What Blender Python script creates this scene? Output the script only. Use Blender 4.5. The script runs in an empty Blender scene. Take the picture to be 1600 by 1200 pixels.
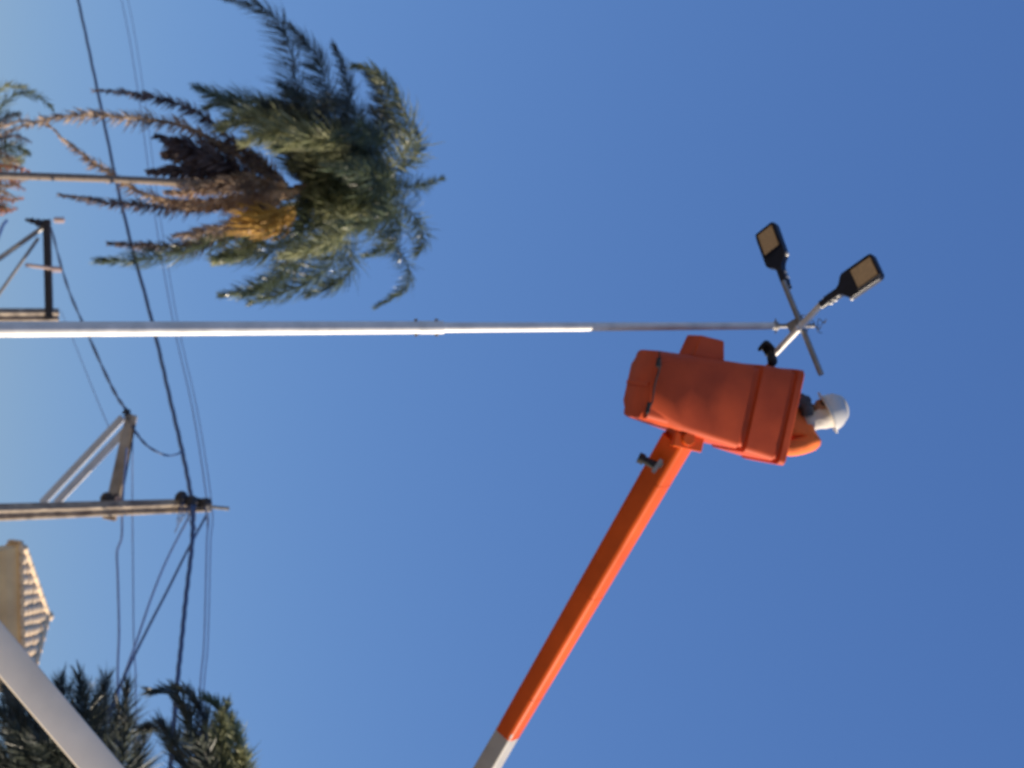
import bpy, bmesh, math, random
from mathutils import Vector, Matrix
R = math.radians
random.seed(7)
sc = bpy.context.scene
V = Vector

# ---------------- camera ----------------
F = 3000.0                      # focal length in photo pixels (1600 wide)
PITCH = R(19.0); ROLL = R(0.85)
CAM = V((0, 0, 1.6))
fwd = V((0, math.cos(PITCH), math.sin(PITCH)))
up0 = V((0, -math.sin(PITCH), math.cos(PITCH)))
rt0 = V((1, 0, 0))
IX = up0*math.cos(ROLL) + rt0*math.sin(ROLL)      # picture right = world up (phone held on its side)
IY = rt0*math.cos(ROLL) - up0*math.sin(ROLL)      # picture down  = world right
cd = bpy.data.cameras.new("camera"); cam = bpy.data.objects.new("camera", cd)
sc.collection.objects.link(cam); sc.camera = cam
m = Matrix.Identity(4)
for i, a in enumerate((IX, -IY, -fwd)):
    m[0][i], m[1][i], m[2][i] = a
m.translation = CAM
cam.matrix_world = m
cd.sensor_fit = 'HORIZONTAL'; cd.sensor_width = 36.0; cd.lens = 36.0*F/1600.0
cd.clip_start = 0.1; cd.clip_end = 3000
cd.dof.use_dof = True; cd.dof.focus_distance = 4.0; cd.dof.aperture_fstop = 7.5

def at(x, y, d):
    return CAM + d*(fwd + (x-800)/F*IX + (y-600)/F*IY)
def idir(dx, dy, a, toward):
    """unit vector whose picture direction is (dx,dy), with fraction a in the picture plane"""
    l = math.hypot(dx, dy); s = math.sqrt(max(0, 1-a*a))
    return (a*(dx/l*IX + dy/l*IY) - toward*s*fwd).normalized()

# ---------------- light ----------------
SUN_EL, SUN_AZ = R(13.5), R(93)   # azimuth from +Y towards +X
w = bpy.data.worlds.new("World"); sc.world = w; w.use_nodes = True
nt = w.node_tree; nt.nodes.clear()
sky = nt.nodes.new('ShaderNodeTexSky'); sky.sky_type = 'NISHITA'; sky.sun_disc = False
sky.sun_elevation = SUN_EL; sky.sun_rotation = SUN_AZ
sky.air_density = 1.0; sky.dust_density = 0.0; sky.ozone_density = 3.0
bg = nt.nodes.new('ShaderNodeBackground'); bg.inputs[1].default_value = 0.0868
hs = nt.nodes.new('ShaderNodeHueSaturation'); hs.inputs['Saturation'].default_value = 1.12
out = nt.nodes.new('ShaderNodeOutputWorld')
nt.links.new(sky.outputs[0], hs.inputs['Color']); sep = nt.nodes.new('ShaderNodeSeparateColor'); com = nt.nodes.new('ShaderNodeCombineColor'); nt.links.new(hs.outputs[0], sep.inputs[0])
for ch, (e_, k_) in enumerate(((.616, .401), (.609, .505), (.495, .723))):      # softer gradient, as the phone's tone mapping shows it
    a_ = nt.nodes.new('ShaderNodeMath'); a_.operation = 'POWER'; a_.inputs[1].default_value = e_
    b_ = nt.nodes.new('ShaderNodeMath'); b_.operation = 'MULTIPLY'; b_.inputs[1].default_value = k_*(.13**e_)/.10
    nt.links.new(sep.outputs[ch], a_.inputs[0]); nt.links.new(a_.outputs[0], b_.inputs[0]); nt.links.new(b_.outputs[0], com.inputs[ch])
nt.links.new(com.outputs[0], bg.inputs[0]); nt.links.new(bg.outputs[0], out.inputs[0])
sd = bpy.data.lights.new("sun", 'SUN'); sd.energy = 5.0; sd.angle = R(0.5); sd.color = (1.0, 0.86, 0.68)
sun = bpy.data.objects.new("sun", sd); sc.collection.objects.link(sun)
SDIR = V((math.sin(SUN_AZ)*math.cos(SUN_EL), math.cos(SUN_AZ)*math.cos(SUN_EL), math.sin(SUN_EL)))
sun.rotation_euler = SDIR.to_track_quat('Z', 'Y').to_euler()
sun.location = (30, 0, 30)
vs = sc.view_settings; vs.view_transform = 'Standard'; vs.look = 'None'; vs.gamma = 1; vs.exposure = 0.396
try: sc.cycles.filter_width = 1.9
except Exception: pass

# ---------------- materials ----------------
def mat(name, c, rough=0.6, metal=0.0, var=0.25, scale=6.0, bump=0.0, c2=None, spec=0.5, trans=0.0, detail=6, stretch=None):
    M = bpy.data.materials.new(name); M.use_nodes = True
    t = M.node_tree; p = t.nodes['Principled BSDF']; L = t.links.new
    p.inputs['Roughness'].default_value = rough; p.inputs['Metallic'].default_value = metal
    p.inputs['Specular IOR Level'].default_value = spec
    tc = t.nodes.new('ShaderNodeTexCoord'); src = tc.outputs['Object']
    if stretch:
        mp = t.nodes.new('ShaderNodeMapping'); mp.inputs['Scale'].default_value = stretch
        L(src, mp.inputs[0]); src = mp.outputs[0]
    n = t.nodes.new('ShaderNodeTexNoise'); n.inputs['Scale'].default_value = scale; n.inputs['Detail'].default_value = detail
    L(src, n.inputs['Vector'])
    r = t.nodes.new('ShaderNodeValToRGB'); r.color_ramp.elements[0].position = 0.32; r.color_ramp.elements[1].position = 0.68
    a = c2 if c2 else tuple(x*(1-var) for x in c); b = c if c2 else tuple(min(1, x*(1+var)) for x in c)
    r.color_ramp.elements[0].color = (*a, 1); r.color_ramp.elements[1].color = (*b, 1)
    L(n.outputs[0], r.inputs[0]); L(r.outputs[0], p.inputs['Base Color'])
    mr = t.nodes.new('ShaderNodeMapRange'); mr.inputs['To Min'].default_value = max(0, rough-0.12); mr.inputs['To Max'].default_value = min(1, rough+0.12)
    L(n.outputs[0], mr.inputs['Value']); L(mr.outputs[0], p.inputs['Roughness'])
    if bump:
        bn = t.nodes.new('ShaderNodeBump'); bn.inputs['Strength'].default_value = bump; bn.inputs['Distance'].default_value = 0.02
        L(n.outputs[0], bn.inputs['Height']); L(bn.outputs[0], p.inputs['Normal'])
    if trans:
        tr = t.nodes.new('ShaderNodeBsdfTranslucent'); L(r.outputs[0], tr.inputs[0])
        mx = t.nodes.new('ShaderNodeMixShader'); mx.inputs[0].default_value = trans
        o = t.nodes['Material Output']; L(p.outputs[0], mx.inputs[1]); L(tr.outputs[0], mx.inputs[2]); L(mx.outputs[0], o.inputs[0])
    return M
MT = dict(
 galv   = mat('galvanised_steel', (0.74,0.72,0.68), 0.5, 0.15, 0.12, 9, 0.1),
 galv_d = mat('dull_and_shaded_galvanised_steel', (0.30,0.29,0.28), 0.5, 0.4, 0.2, 12, 0.1),
 black  = mat('black_painted_aluminium', (0.008,0.010,0.022), 0.38, 0.0, 0.3, 20),
 rubber = mat('black_rubber', (0.015,0.015,0.016), 0.7, 0, 0.3, 20, 0.2),
 led    = mat('yellow_led_lens', (0.62,0.42,0.22), 0.4, 0, 0.15, 60),
 bucket = mat('orange_fibreglass', (0.66,0.100,0.032), 0.55, 0, 0.1, 3.5, 0.08, spec=0.2, c2=(0.46,0.068,0.024), detail=10),
 boom   = mat('orange_boom_paint', (0.74,0.105,0.008), 0.38, 0, 0.18, 2, 0.06, spec=0.3),
 gwhite = mat('off_white_fibreglass', (0.50,0.47,0.42), 0.45, 0, 0.12, 4, 0.05),
 gpaint = mat('grey_boom_paint', (0.84,0.74,0.60), 0.55, 0, 0.08, 2.5, 0.06, spec=0.3),
 conc   = mat('weathered_concrete', (0.50,0.41,0.31), 0.85, 0, 0.3, 5, 0.3, c2=(0.20,0.16,0.13)),
 wood   = mat('weathered_timber', (0.62,0.50,0.36), 0.85, 0, 0.3, 3, 0.5, c2=(0.24,0.18,0.13)),
 dark   = mat('dark_weathered_metal', (0.05,0.045,0.045), 0.6, 0.2, 0.4, 20),
 cable  = mat('sky_tinted_cable_sheath', (0.08,0.12,0.22), 0.5, 0, 0.2, 20),  # blue put into the colour for sky blurring over the cable
 cablet = mat('sky_tinted_thin_wire', (0.28,0.36,0.55), 0.5, 0.3, 0.2, 20),  # paler and bluer still, sky blur painted into the wire colour
 porc   = mat('pinkish_porcelain', (0.55,0.42,0.38), 0.25, 0, 0.1, 20),
 trunk  = mat('palm_trunk_bark', (0.24,0.19,0.15), 0.9, 0, 0.3, 5, 0.6, stretch=(1,1,6)),
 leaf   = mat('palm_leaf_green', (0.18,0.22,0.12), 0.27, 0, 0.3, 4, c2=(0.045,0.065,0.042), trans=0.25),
 leafy  = mat('sunlit_tinted_palm_leaf', (0.52,0.52,0.30), 0.36, 0, 0.3, 4, c2=(0.15,0.18,0.09), trans=0.45),  # paler copy of the leaf colour, sunlight painted into it
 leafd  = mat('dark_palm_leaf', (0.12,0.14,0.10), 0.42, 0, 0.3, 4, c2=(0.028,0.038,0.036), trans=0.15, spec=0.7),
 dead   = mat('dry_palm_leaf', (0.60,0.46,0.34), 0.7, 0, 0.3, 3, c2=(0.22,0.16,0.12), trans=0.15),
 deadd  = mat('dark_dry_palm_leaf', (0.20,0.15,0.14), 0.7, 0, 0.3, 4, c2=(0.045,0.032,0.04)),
 bract  = mat('tan_woody_bract', (0.66,0.47,0.30), 0.7, 0, 0.25, 5, 0.3, c2=(0.32,0.20,0.12)),
 flower = mat('golden_flower_strands', (0.80,0.50,0.10), 0.6, 0, 0.2, 5, c2=(0.40,0.22,0.05), trans=0.2),
 rust   = mat('rust_coloured_palm_fibre', (0.60,0.26,0.13), 0.8, 0, 0.3, 4, c2=(0.28,0.12,0.06), trans=0.1),
 tile   = mat('cream_roof_tile', (0.88,0.66,0.42), 0.8, 0, 0.15, 8, 0.3),
 wall   = mat('yellow_stucco_wall', (0.62,0.42,0.17), 0.9, 0, 0.08, 6, 0.2),
 soffit = mat('varnished_timber_soffit', (0.88,0.62,0.33), 0.7, 0, 0.2, 1.5, 0.2),
 glass  = mat('dark_window_glass', (0.03,0.04,0.05), 0.1, 0, 0.1, 4),
 paintw = mat('white_truck_paint', (0.7,0.7,0.68), 0.3, 0, 0.06, 3),
 shirt  = mat('orange_work_shirt', (0.88,0.18,0.035), 0.85, 0, 0.15, 9, 0.9),
 trous  = mat('dark_blue_work_trousers', (0.05,0.06,0.09), 0.9, 0, 0.2, 14, 0.4),
 skin   = mat('skin', (0.30,0.16,0.10), 0.55, 0, 0.1, 14),
 helmet = mat('white_helmet_plastic', (0.62,0.60,0.56), 0.32, 0, 0.04, 5),
 cloth  = mat('pale_grey_neck_cloth', (0.58,0.54,0.49), 0.9, 0, 0.1, 12, 0.5),
 harn   = mat('dark_grey_harness', (0.06,0.06,0.065), 0.8, 0, 0.3, 20, 0.4),
 glove  = mat('black_work_glove', (0.012,0.012,0.014), 0.7, 0, 0.3, 30, 0.4),
 ground = mat('pale_dry_earth', (0.50,0.38,0.26), 0.95, 0, 0.3, 0.4, 0.5, c2=(0.36,0.29,0.18)),
 asphalt= mat('asphalt', (0.12,0.115,0.105), 0.9, 0, 0.2, 20, 0.5),
 kerb   = mat('kerb_concrete', (0.35,0.33,0.30), 0.9, 0, 0.2, 6, 0.4),
)

# ---------------- mesh helpers ----------------
def crom(P, n):
    """Catmull-Rom through P, n samples per span"""
    P = [V(p) for p in P]; o = []
    Q = [2*P[0]-P[1]] + P + [2*P[-1]-P[-2]]
    for i in range(1, len(Q)-2):
        a, b, c, d = Q[i-1], Q[i], Q[i+1], Q[i+2]
        for k in range(n):
            t = k/n
            o.append(0.5*((2*b)+(c-a)*t+(2*a-5*b+4*c-d)*t*t+(3*b-3*c+d-a)*t**3))
    o.append(P[-1]); return o
class MB:
    def __init__(s): s.v = []; s.f = []
    def add(s, vs, fs):
        o = len(s.v); s.v += [V(x) for x in vs]; s.f += [tuple(i+o for i in f) for f in fs]; return s
    def loft(s, rings, c0=True, c1=True):
        n = len(rings[0]); vs = [p for r in rings for p in r]; fs = []
        for i in range(len(rings)-1):
            for j in range(n):
                k = (j+1) % n
                fs.append((i*n+j, i*n+k, (i+1)*n+k, (i+1)*n+j))
        if c0: fs.append(tuple(reversed(range(n))))
        if c1: fs.append(tuple((len(rings)-1)*n+j for j in range(n)))
        return s.add(vs, fs)
    def tube(s, P, r, seg=10, caps=True):
        P = [V(p) for p in P]; n = len(P)
        rr = r if isinstance(r, (list, tuple)) else [r]*n
        T0 = (P[1]-P[0]).normalized(); ref = V((0,0,1)) if abs(T0.z) < .9 else V((1,0,0))
        A = T0.cross(ref).normalized(); rings = []
        for i in range(n):
            T = (P[min(i+1,n-1)]-P[max(i-1,0)]).normalized()
            A = (A - T*A.dot(T)).normalized(); B = T.cross(A)
            rings.append([P[i]+rr[i]*(math.cos(2*math.pi*k/seg)*A+math.sin(2*math.pi*k/seg)*B) for k in range(seg)])
        return s.loft(rings, caps, caps)
    def bar(s, a, b, wx, wz, ref=None, wx2=None, wz2=None, off=(0,0), rad=0.0):
        """rectangular bar a->b; wx across, wz along ref-ish; rounded corners when rad"""
        a = V(a); b = V(b); T = (b-a).normalized()
        ref = V(ref) if ref else (V((0,0,1)) if abs(T.z) < .95 else V((0,1,0)))
        X = T.cross(ref).normalized(); Z = X.cross(T).normalized()
        rings = []
        for P, x, z in ((a, wx, wz), (b, wx2 or wx, wz2 or wz)):
            c = P + X*off[0] + Z*off[1]
            if rad:
                ring = []
                for q, (sx, sz) in enumerate(((1,1),(-1,1),(-1,-1),(1,-1))):
                    for k in range(5):
                        an = math.pi/2*(q + k/4)
                        ring.append(c + X*(sx*(x/2-rad)+rad*math.cos(an)) + Z*(sz*(z/2-rad)+rad*math.sin(an)))
                rings.append(ring)
            else:
                rings.append([c+X*x/2+Z*z/2, c-X*x/2+Z*z/2, c-X*x/2-Z*z/2, c+X*x/2-Z*z/2])
        return s.loft(rings)
    def ball(s, c, r, Mx=None, nu=16, nv=10, v0=-math.pi/2, v1=math.pi/2):
        c = V(c); r = r if isinstance(r, (tuple, list)) else (r, r, r); rings = []
        for i in range(nv+1):
            la = v0+(v1-v0)*i/nv
            la = max(-math.pi/2+.02, min(math.pi/2-.02, la))
            ring = []
            for k in range(nu):
                p = V((r[0]*math.cos(la)*math.cos(2*math.pi*k/nu), r[1]*math.cos(la)*math.sin(2*math.pi*k/nu), r[2]*math.sin(la)))
                ring.append(c + (Mx @ p if Mx else p))
            rings.append(ring)
        return s.loft(rings)
    def build(s, name, mt, parent=None, smooth=False, bevel=0, origin=None, kind=None):
        me = bpy.data.meshes.new(name)
        if parent is not None: o0 = wloc(parent)
        elif origin is not None: o0 = V(origin)
        else: o0 = V((0,0,0))
        me.from_pydata([tuple(p-o0) for p in s.v], [], s.f); me.update()
        bm = bmesh.new(); bm.from_mesh(me); bmesh.ops.recalc_face_normals(bm, faces=bm.faces); bm.to_mesh(me); bm.free()
        me.materials.append(MT[mt] if isinstance(mt, str) else mt)
        if smooth:
            for p in me.polygons: p.use_smooth = True
            if smooth == 'auto': me.set_sharp_from_angle(angle=R(35))
        ob = bpy.data.objects.new(name, me); sc.collection.objects.link(ob)
        if parent is not None: ob.parent = parent
        else: ob.location = o0
        if bevel:
            b = ob.modifiers.new('bevel', 'BEVEL'); b.width = bevel; b.segments = 2; b.limit_method = 'ANGLE'; b.angle_limit = R(40)
        if kind: ob['kind'] = kind
        return ob
def wloc(o):
    p = V(o.location)
    while o.parent: o = o.parent; p += V(o.location)
    return p
def thing(name, loc, label, cat, group=None):
    o = bpy.data.objects.new(name, None); sc.collection.objects.link(o); o.location = loc
    o.empty_display_size = .3
    tag(o, label, cat, group); return o
def tag(o, label, cat, group=None):
    o['label'] = label; o['category'] = cat
    if group: o['group'] = group
    return o

# ---------------- setting ----------------
b = MB(); b.add([(-1500,-1500,0),(1500,-1500,0),(1500,1500,0),(-1500,1500,0)], [(0,1,2,3)]); b.build('ground', 'ground', kind='structure')
b = MB(); b.add([(-200,14,.004),(200,14,.004),(200,22,.004),(-200,22,.004)], [(0,1,2,3)]); b.build('road', 'asphalt', kind='structure')
b = MB(); b.bar((-200,22.1,.07),(200,22.1,.07),.2,.14)
b.build('kerb', 'kerb', kind='structure')
b = MB(); b.add([(-200,22.2,.13),(200,22.2,.13),(200,25,.13),(-200,25,.13)], [(0,1,2,3)]); b.build('pavement', 'kerb', kind='structure')

# ---------------- street light being installed ----------------
X0 = at(1243, 508, 14.30)                           # where the two arms cross
top = at(1272, 509, 14.55); base = V((top.x, top.y, 0))
sl = thing('street_light', base, 'tall steel street light pole with two black lamp heads being fitted on crossed arms', 'street light')
H = top.z
def zz(px):                                          # height on the pole seen at picture x
    lo, hi = 0.0, 20.0
    for _ in range(40):
        z = (lo+hi)/2; q = V((base.x, base.y, z))-CAM
        x = 800 + F*q.dot(IX)/q.dot(fwd)
        if x < px: lo = z
        else: hi = z
    return lo
def vpole(z0, z1, r0, r1, seg=24): return MB().tube([(base.x,base.y,z0),(base.x,base.y,z1)], [r0, r1], seg)
z1, z2 = zz(690), zz(1212)
vpole(0, z1, .060, .044).build('lower_pole', 'galv', sl, smooth='auto')
vpole(z1-.02, z2, .037, .027).build('upper_pole', 'galv', sl, smooth='auto')
vpole(z2-.02, H, .017, .016).build('pole_spigot', 'galv_d', sl, smooth='auto')
c = vpole(z1-.16, z1+.01, .047, .047); c.build('pole_collar', 'galv', sl, smooth='auto')
for px in (650, 682):
    z = zz(px); bb = MB(); bb.tube([(base.x-.06,base.y,z),(base.x+.06,base.y,z)], .007, 8)
    for s_ in (-1, 1): bb.tube([(base.x+s_*.048,base.y,z),(base.x+s_*.062,base.y,z)], .013, 6)
    bb.build('bolt', 'galv_d', sl)
bb = MB(); z = zz(1212); bb.tube([(base.x,base.y,z-.015),(base.x,base.y,z+.015)], .034, 16); bb.tube([(base.x-.055,base.y,z),(base.x+.055,base.y,z)], .006, 8)
bb.build('pole_clamp', 'galv_d', sl)
bb = MB().bar(V((base.x,base.y,.004))-V((0,0,.0)), (base.x,base.y,.025), .35, .35, ref=(0,1,0)); bb.build('base_plate', 'galv_d', sl)
# arms
a1a, a1b = at(1211, 552, 14.42), at(1290, 469, 14.12)
a2a, a2b = at(1283, 585, 14.10), at(1224, 440, 14.52)
a1 = MB().tube([a1a, a1b], .026, 20).build('lamp_arm', 'galv', sl, smooth='auto')
a2 = MB().tube([a2a, a2b], .022, 20).build('lamp_arm', 'galv_d', sl, smooth='auto')  # darker steel colour stands in for the shade on this arm
br = MB(); br.bar(at(1232,514,14.40), at(1256,500,14.36), .10, .012); br.tube([at(1243,508,14.26), at(1243,508,14.56)], .012, 8)
br.tube([at(1233,514,14.30),at(1236,517,14.52)], .007, 8); br.tube([at(1252,502,14.26),at(1252,502,14.5)], .007, 8)
br.build('cross_bracket', 'galv_d', sl)
for (x, y) in ((1245,512), (1250,507)):
    MB().ball(at(x, y, 14.25), .017, nu=8, nv=6).build('bolt', 'galv', sl, smooth=True)
wr = MB()
for k in range(6):
    p = V((base.x, base.y, H)); P = [p]
    for j in range(6):
        p = p + V((random.uniform(-.035,.035), random.uniform(-.03,.03), random.uniform(-.01,.035) if k % 2 else random.uniform(-.04,.01))); P.append(p)
    wr.tube(crom(P, 4), .0035, 5)
wr.build('loose_wires', 'rubber', sl)
def lamp_head(n0, L, W, kl, kw):
    W = (W - L*W.dot(L)).normalized(); N = L.cross(W).normalized()
    if N.dot(fwd) > 0: N = -N
    def q(l, w_, n): return n0 + L*l*kl + W*w_*kw + N*n
    prof = [(0,.030),(.12,.030),(.15,.045),(.19,.098),(.215,.114),(.47,.116),(.495,.108),(.508,.085)]
    def ring(n, k=1.0, cut=0.0):
        pts = [q(l-(cut if l > .4 else 0)+(cut if l < .2 else 0), w_*k-(cut if w_ > .05 else 0), n) for l, w_ in prof]
        pts += [q(l-(cut if l > .4 else 0)+(cut if l < .2 else 0), -w_*k+(cut if w_ > .05 else 0), n) for l, w_ in reversed(prof)]
        return pts
    hd = MB(); hd.loft([ring(.0, 1, .006), ring(-.006), ring(-.050), ring(-.060, 1, .012)])
    h = hd.build('lamp_head', 'black', sl, bevel=.003)
    p = MB(); p.loft([[q(l, w_, n) for l, w_ in ((.292,-.082),(.482,-.082),(.482,.082),(.292,.082))] for n in (-.001, .004)])
    p.build('led_panel', 'led', h)
    fr = MB()
    for (l0,w0,l1,w1) in ((.284,-.094,.494,-.094),(.284,.094,.494,.094),(.284,-.094,.284,.094),(.494,-.094,.494,.094)):
        fr.bar(q(l0,w0,.003), q(l1,w1,.003), .012, .012, ref=N)
    fr.build('panel_frame', 'black', h)
    f = MB()
    for k in range(9):
        w_ = -.085+k*.02125; f.bar(q(.23,w_,-.07), q(.46,w_,-.07), .006, .026, ref=N)
    f.build('heat_fins', 'black', h)
    s_ = MB(); s_.tube([q(-.05,0,-.028), q(.13,0,-.028)], .033, 20)
    s_.build('spigot_socket', 'black', h, smooth='auto')
    for (l, w_) in ((.03,.034),(.075,.034)):
        t = MB(); t.ball(q(l, w_, -.028), .016, nu=8, nv=6); t.build('bolt', 'galv', h, smooth=True)
    t = MB(); t.ball(q(.20, .108, -.026), .017, nu=8, nv=6); t.build('bolt', 'galv', h, smooth=True)
    return h
L2 = idir(78.5, -58, .90, +1); W2 = idir(35, 85, .81, +1)
lamp_head(at(1288, 469, 14.10), L2, W2, .94, 1.0)
L1 = idir(-20, -84, .80, -1); W1 = idir(62, -50, .868, +1)
lamp_head(at(1224, 440, 14.52), L1, W1, 1.10, .88)

# ---------------- aerial lift (bucket, booms, truck) ----------------
tz = at(-60, 944, 15.0)
lift = thing('aerial_lift', (tz.x, tz.y, 0), 'orange bucket on an inclined orange boom of a grey and orange aerial lift', 'aerial lift')
# bucket frame: local axes
BA = R(13.2)
fc = at(1018, 601, 13.60)                            # middle of the front bottom edge
bz = (V((0,0,1))*math.cos(BA) + V((1,0,0))*math.sin(BA)).normalized()
by = V((-0.05, 1, 0.0)); by = (by - bz*by.dot(bz)).normalized()
bx = by.cross(bz).normalized()
BH = 1.135
B0 = fc + by*.245
def bl(x, y, z): return B0 + bx*x + by*y + bz*z
def rr(hx, hy, r, z, n=5, ch=False):
    pts = []
    for q_, (sx, sy) in enumerate(((1,1),(-1,1),(-1,-1),(1,-1))):
        for k in range(n+1):
            an = math.pi/2*(q_+k/n)
            if ch:
                a0, a1 = math.pi/2*q_, math.pi/2*(q_+1); t = k/n
                pts.append(bl(sx*(hx-r)+r*(math.cos(a0)*(1-t)+math.cos(a1)*t), sy*(hy-r)+r*(math.sin(a0)*(1-t)+math.sin(a1)*t), z)); continue
            pts.append(bl(sx*(hx-r)+r*math.cos(an), sy*(hy-r)+r*math.sin(an), z))
    return pts
def hx(z): return .252+(.338-.252)*z/BH
def hy(z): return .245+(.315-.245)*z/BH
rings = [rr(hx(0)-.03, hy(0)-.03, .11, 0, 5, True), rr(hx(0)-.008, hy(0)-.008, .11, .008, 5, True), rr(hx(0), hy(0), .10, .035, 5, True)]
zs = [.3,.55,.74]
rings += [rr(hx(z), hy(z), .05, z) for z in zs]
rings += [rr(hx(.75)-.020, hy(.75)-.020, .04, .752), rr(hx(.79)-.020, hy(.79)-.020, .04, .79), rr(hx(.80)+.010, hy(.80)+.010, .05, .80), rr(hx(1.02)+.008, hy(1.02)+.008, .045, 1.025), rr(hx(1.03)-.010, hy(1.03)-.010, .04, 1.03), rr(hx(1.06)-.010, hy(1.06)-.010, .04, 1.062),
          rr(hx(1.07)+.017, hy(1.07)+.017, .04, 1.068), rr(hx(1.1)+.018, hy(1.1)+.018, .04, 1.112), rr(hx(1.1)+.010, hy(1.1)+.010, .04, 1.12),
          rr(hx(1.1)-.01, hy(1.1)-.01, .04, 1.115)]
rings += [rr(hx(.8)-.034, hy(.8)-.034, .045, .8), rr(hx(.03)-.012, hy(.03)-.012, .045, .03)]
bk = MB().loft(rings).build('bucket', 'bucket', lift, smooth='auto')
# moulded ribs on the base and side box
rb = MB()
rb.bar(bl(-.0,-.20,-.006), bl(0,.20,-.006), .03, .016, ref=bz)
rb.build('base_rib', 'bucket', bk, bevel=.004)
sb = MB(); sb.loft([[bl(-hx(.3)-.155+.0, y, z) for y, z in ((-.20,.31),(.05,.31),(.05,.50),(-.20,.50))],
                    [bl(-hx(.35)+.01, y, z) for y, z in ((-.22,.28),(.07,.28),(.07,.53),(-.22,.53))]])
sb.build('tool_pocket', 'bucket', bk, bevel=.012)
for (x, wd) in ((-.165, .035), (.165, .04)):
    t = MB(); t.bar(bl(x-wd, -hy(.0)-.004, .012), bl(x+wd, -hy(.0)-.004, .012), .03, .028, ref=bz); t.build('rubber_pad', 'rubber', bk, bevel=.008)
t = MB()
t.tube([bl(-.24,-.25,.0), bl(-.15,-.256,.03), bl(0,-.252,.02), bl(.12,-.256,.03), bl(.22,-.25,.01)], .006, 6); t.build('edge_seal', 'dark', bk)
# booms
tipp = at(1058, 690, 13.86); elb = at(524, 1608, 16.2)
ud = (elb-tipp).normalized()
split = at(783, 1145, 1); 
# find the change of section along the boom at picture y about 1143
def py(p): q = p-CAM; return 600+F*q.dot(IY)/q.dot(fwd)
t0, t1 = 0.0, 1.0
for _ in range(30):
    tm = (t0+t1)/2
    if py(tipp.lerp(elb, tm)) < 1143: t0 = tm
    else: t1 = tm
tm = t0
W0, Wm = .205, .165
def faceref(a, b_, turn):
    mid = (a+b_)/2; v_ = (CAM-mid).normalized(); p_ = (b_-a).cross(v_).normalized()
    if p_.dot(IY) < 0: p_ = -p_
    return v_*math.cos(turn) - p_*math.sin(turn)
BREF = faceref(tipp, elb, R(19))
sp = tipp.lerp(elb, tm)
up = MB().bar(tipp-ud*.02, sp, W0, W0, ref=BREF, wx2=Wm, wz2=Wm, rad=.042).build('upper_boom', 'boom', lift, smooth='auto')
MB().bar(sp-ud*.05, elb, Wm-.012, Wm-.012, ref=BREF, wx2=.18, wz2=.18, rad=.02).build('insulating_section', 'gwhite', lift, smooth='auto')
hs_ = MB(); X_ = ud.cross(BREF).normalized()
for o_ in (-.018, .018): hs_.tube([tipp.lerp(sp, t_)+BREF*(-.102+.019*t_)+X_*(o_+.004*math.sin(t_*9)) for t_ in [k/20 for k in range(1, 20)]], .008, 6)
hs_.build('hydraulic_hose', 'rubber', up)
for t_ in (.12, .5, .86):
    p_ = tipp.lerp(sp, t_); wv_ = W0+(Wm-W0)*t_
    wb = MB(); wb.bar(p_-ud*.006, p_+ud*.006, wv_+.003, wv_+.003, ref=BREF, rad=.042); wb.build('weld_band', 'boom', up)
cl = MB(); cl.bar(sp-ud*.002, sp+ud*.012, Wm+.002, Wm+.002, ref=BREF, rad=.042); cl.build('boom_end_band', 'boom', up)
# rotating bracket between boom tip and bucket
j = MB()
jc = at(1066, 684, 13.84)
j.bar(jc - bz*.10 + bx*.02, jc + bz*.13 + bx*.02, .11, .20, ref=by)
j.tube([jc-by*.13, jc+by*.13], .05, 18)
j.bar(jc - bz*.02 - bx*.10, jc - bz*.02 + bx*.05, .16, .16, ref=by)
j.build('bucket_bracket', 'boom', lift, bevel=.008)
f1 = tipp+ud*.24
fx = IX*-1
kf = MB(); q0 = at(1024, 727, 13.79); q1 = at(1003, 717, 13.79)
kf.tube([q0, q1], [.032,.028], 12); kf.tube([q1+(q0-q1)*.15, q1-(q0-q1)*.25], .040, 12); kf.tube([q0-(q1-q0)*.2, at(1033,722,13.79)], .022, 10)
kf.build('hose_fitting', 'rubber', lift, smooth='auto')
kb = MB(); kb.bar(at(1020,738,13.76), at(1034,718,13.76), .03, .012, ref=fwd); kb.build('fitting_bracket', 'galv_d', lift)
# elbow, lower boom, turret
e = MB(); e.tube([elb-V((-.1,.22,0)), elb+V((-.1,.22,0))], .2, 28); e.build('elbow', 'gpaint', lift, smooth='auto', bevel=.01)
LB = at(-60, 944, 15.0)
MB().bar(LB, elb-V((.0,.0,.1)), .27, .27, ref=faceref(LB, elb, R(2)), rad=.008).build('lower_boom', 'gpaint', lift, smooth='auto')
tr = MB(); tr.tube([(LB.x,LB.y,1.1),(LB.x,LB.y,1.35)], .45, 28); tr.bar((LB.x,LB.y,1.35),(LB.x,LB.y,LB.z+.12), .5, .5, ref=(0,1,0), wx2=.34, wz2=.34)
tr.build('turret', 'gpaint', lift, bevel=.02)
dk = MB(); dk.bar((LB.x-1.5,LB.y,1.02),(LB.x+4.0,LB.y,1.02), 2.2, .16); dk.bar((LB.x-1.3,LB.y,.8),(LB.x+6.3,LB.y,.8), .8, .26)
dk.build('flatbed', 'galv_d', lift, bevel=.01)
cb = MB(); pr = [(4.1,.75),(4.1,2.35),(4.5,2.42),(5.6,2.40),(6.3,1.55),(6.55,1.4),(6.6,.75)]
cb.loft([[V((LB.x+x, LB.y+s_*1.05, z)) for x, z in pr] for s_ in (-1, 1)])
cab = cb.build('cab', 'paintw', lift, bevel=.04)
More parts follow.
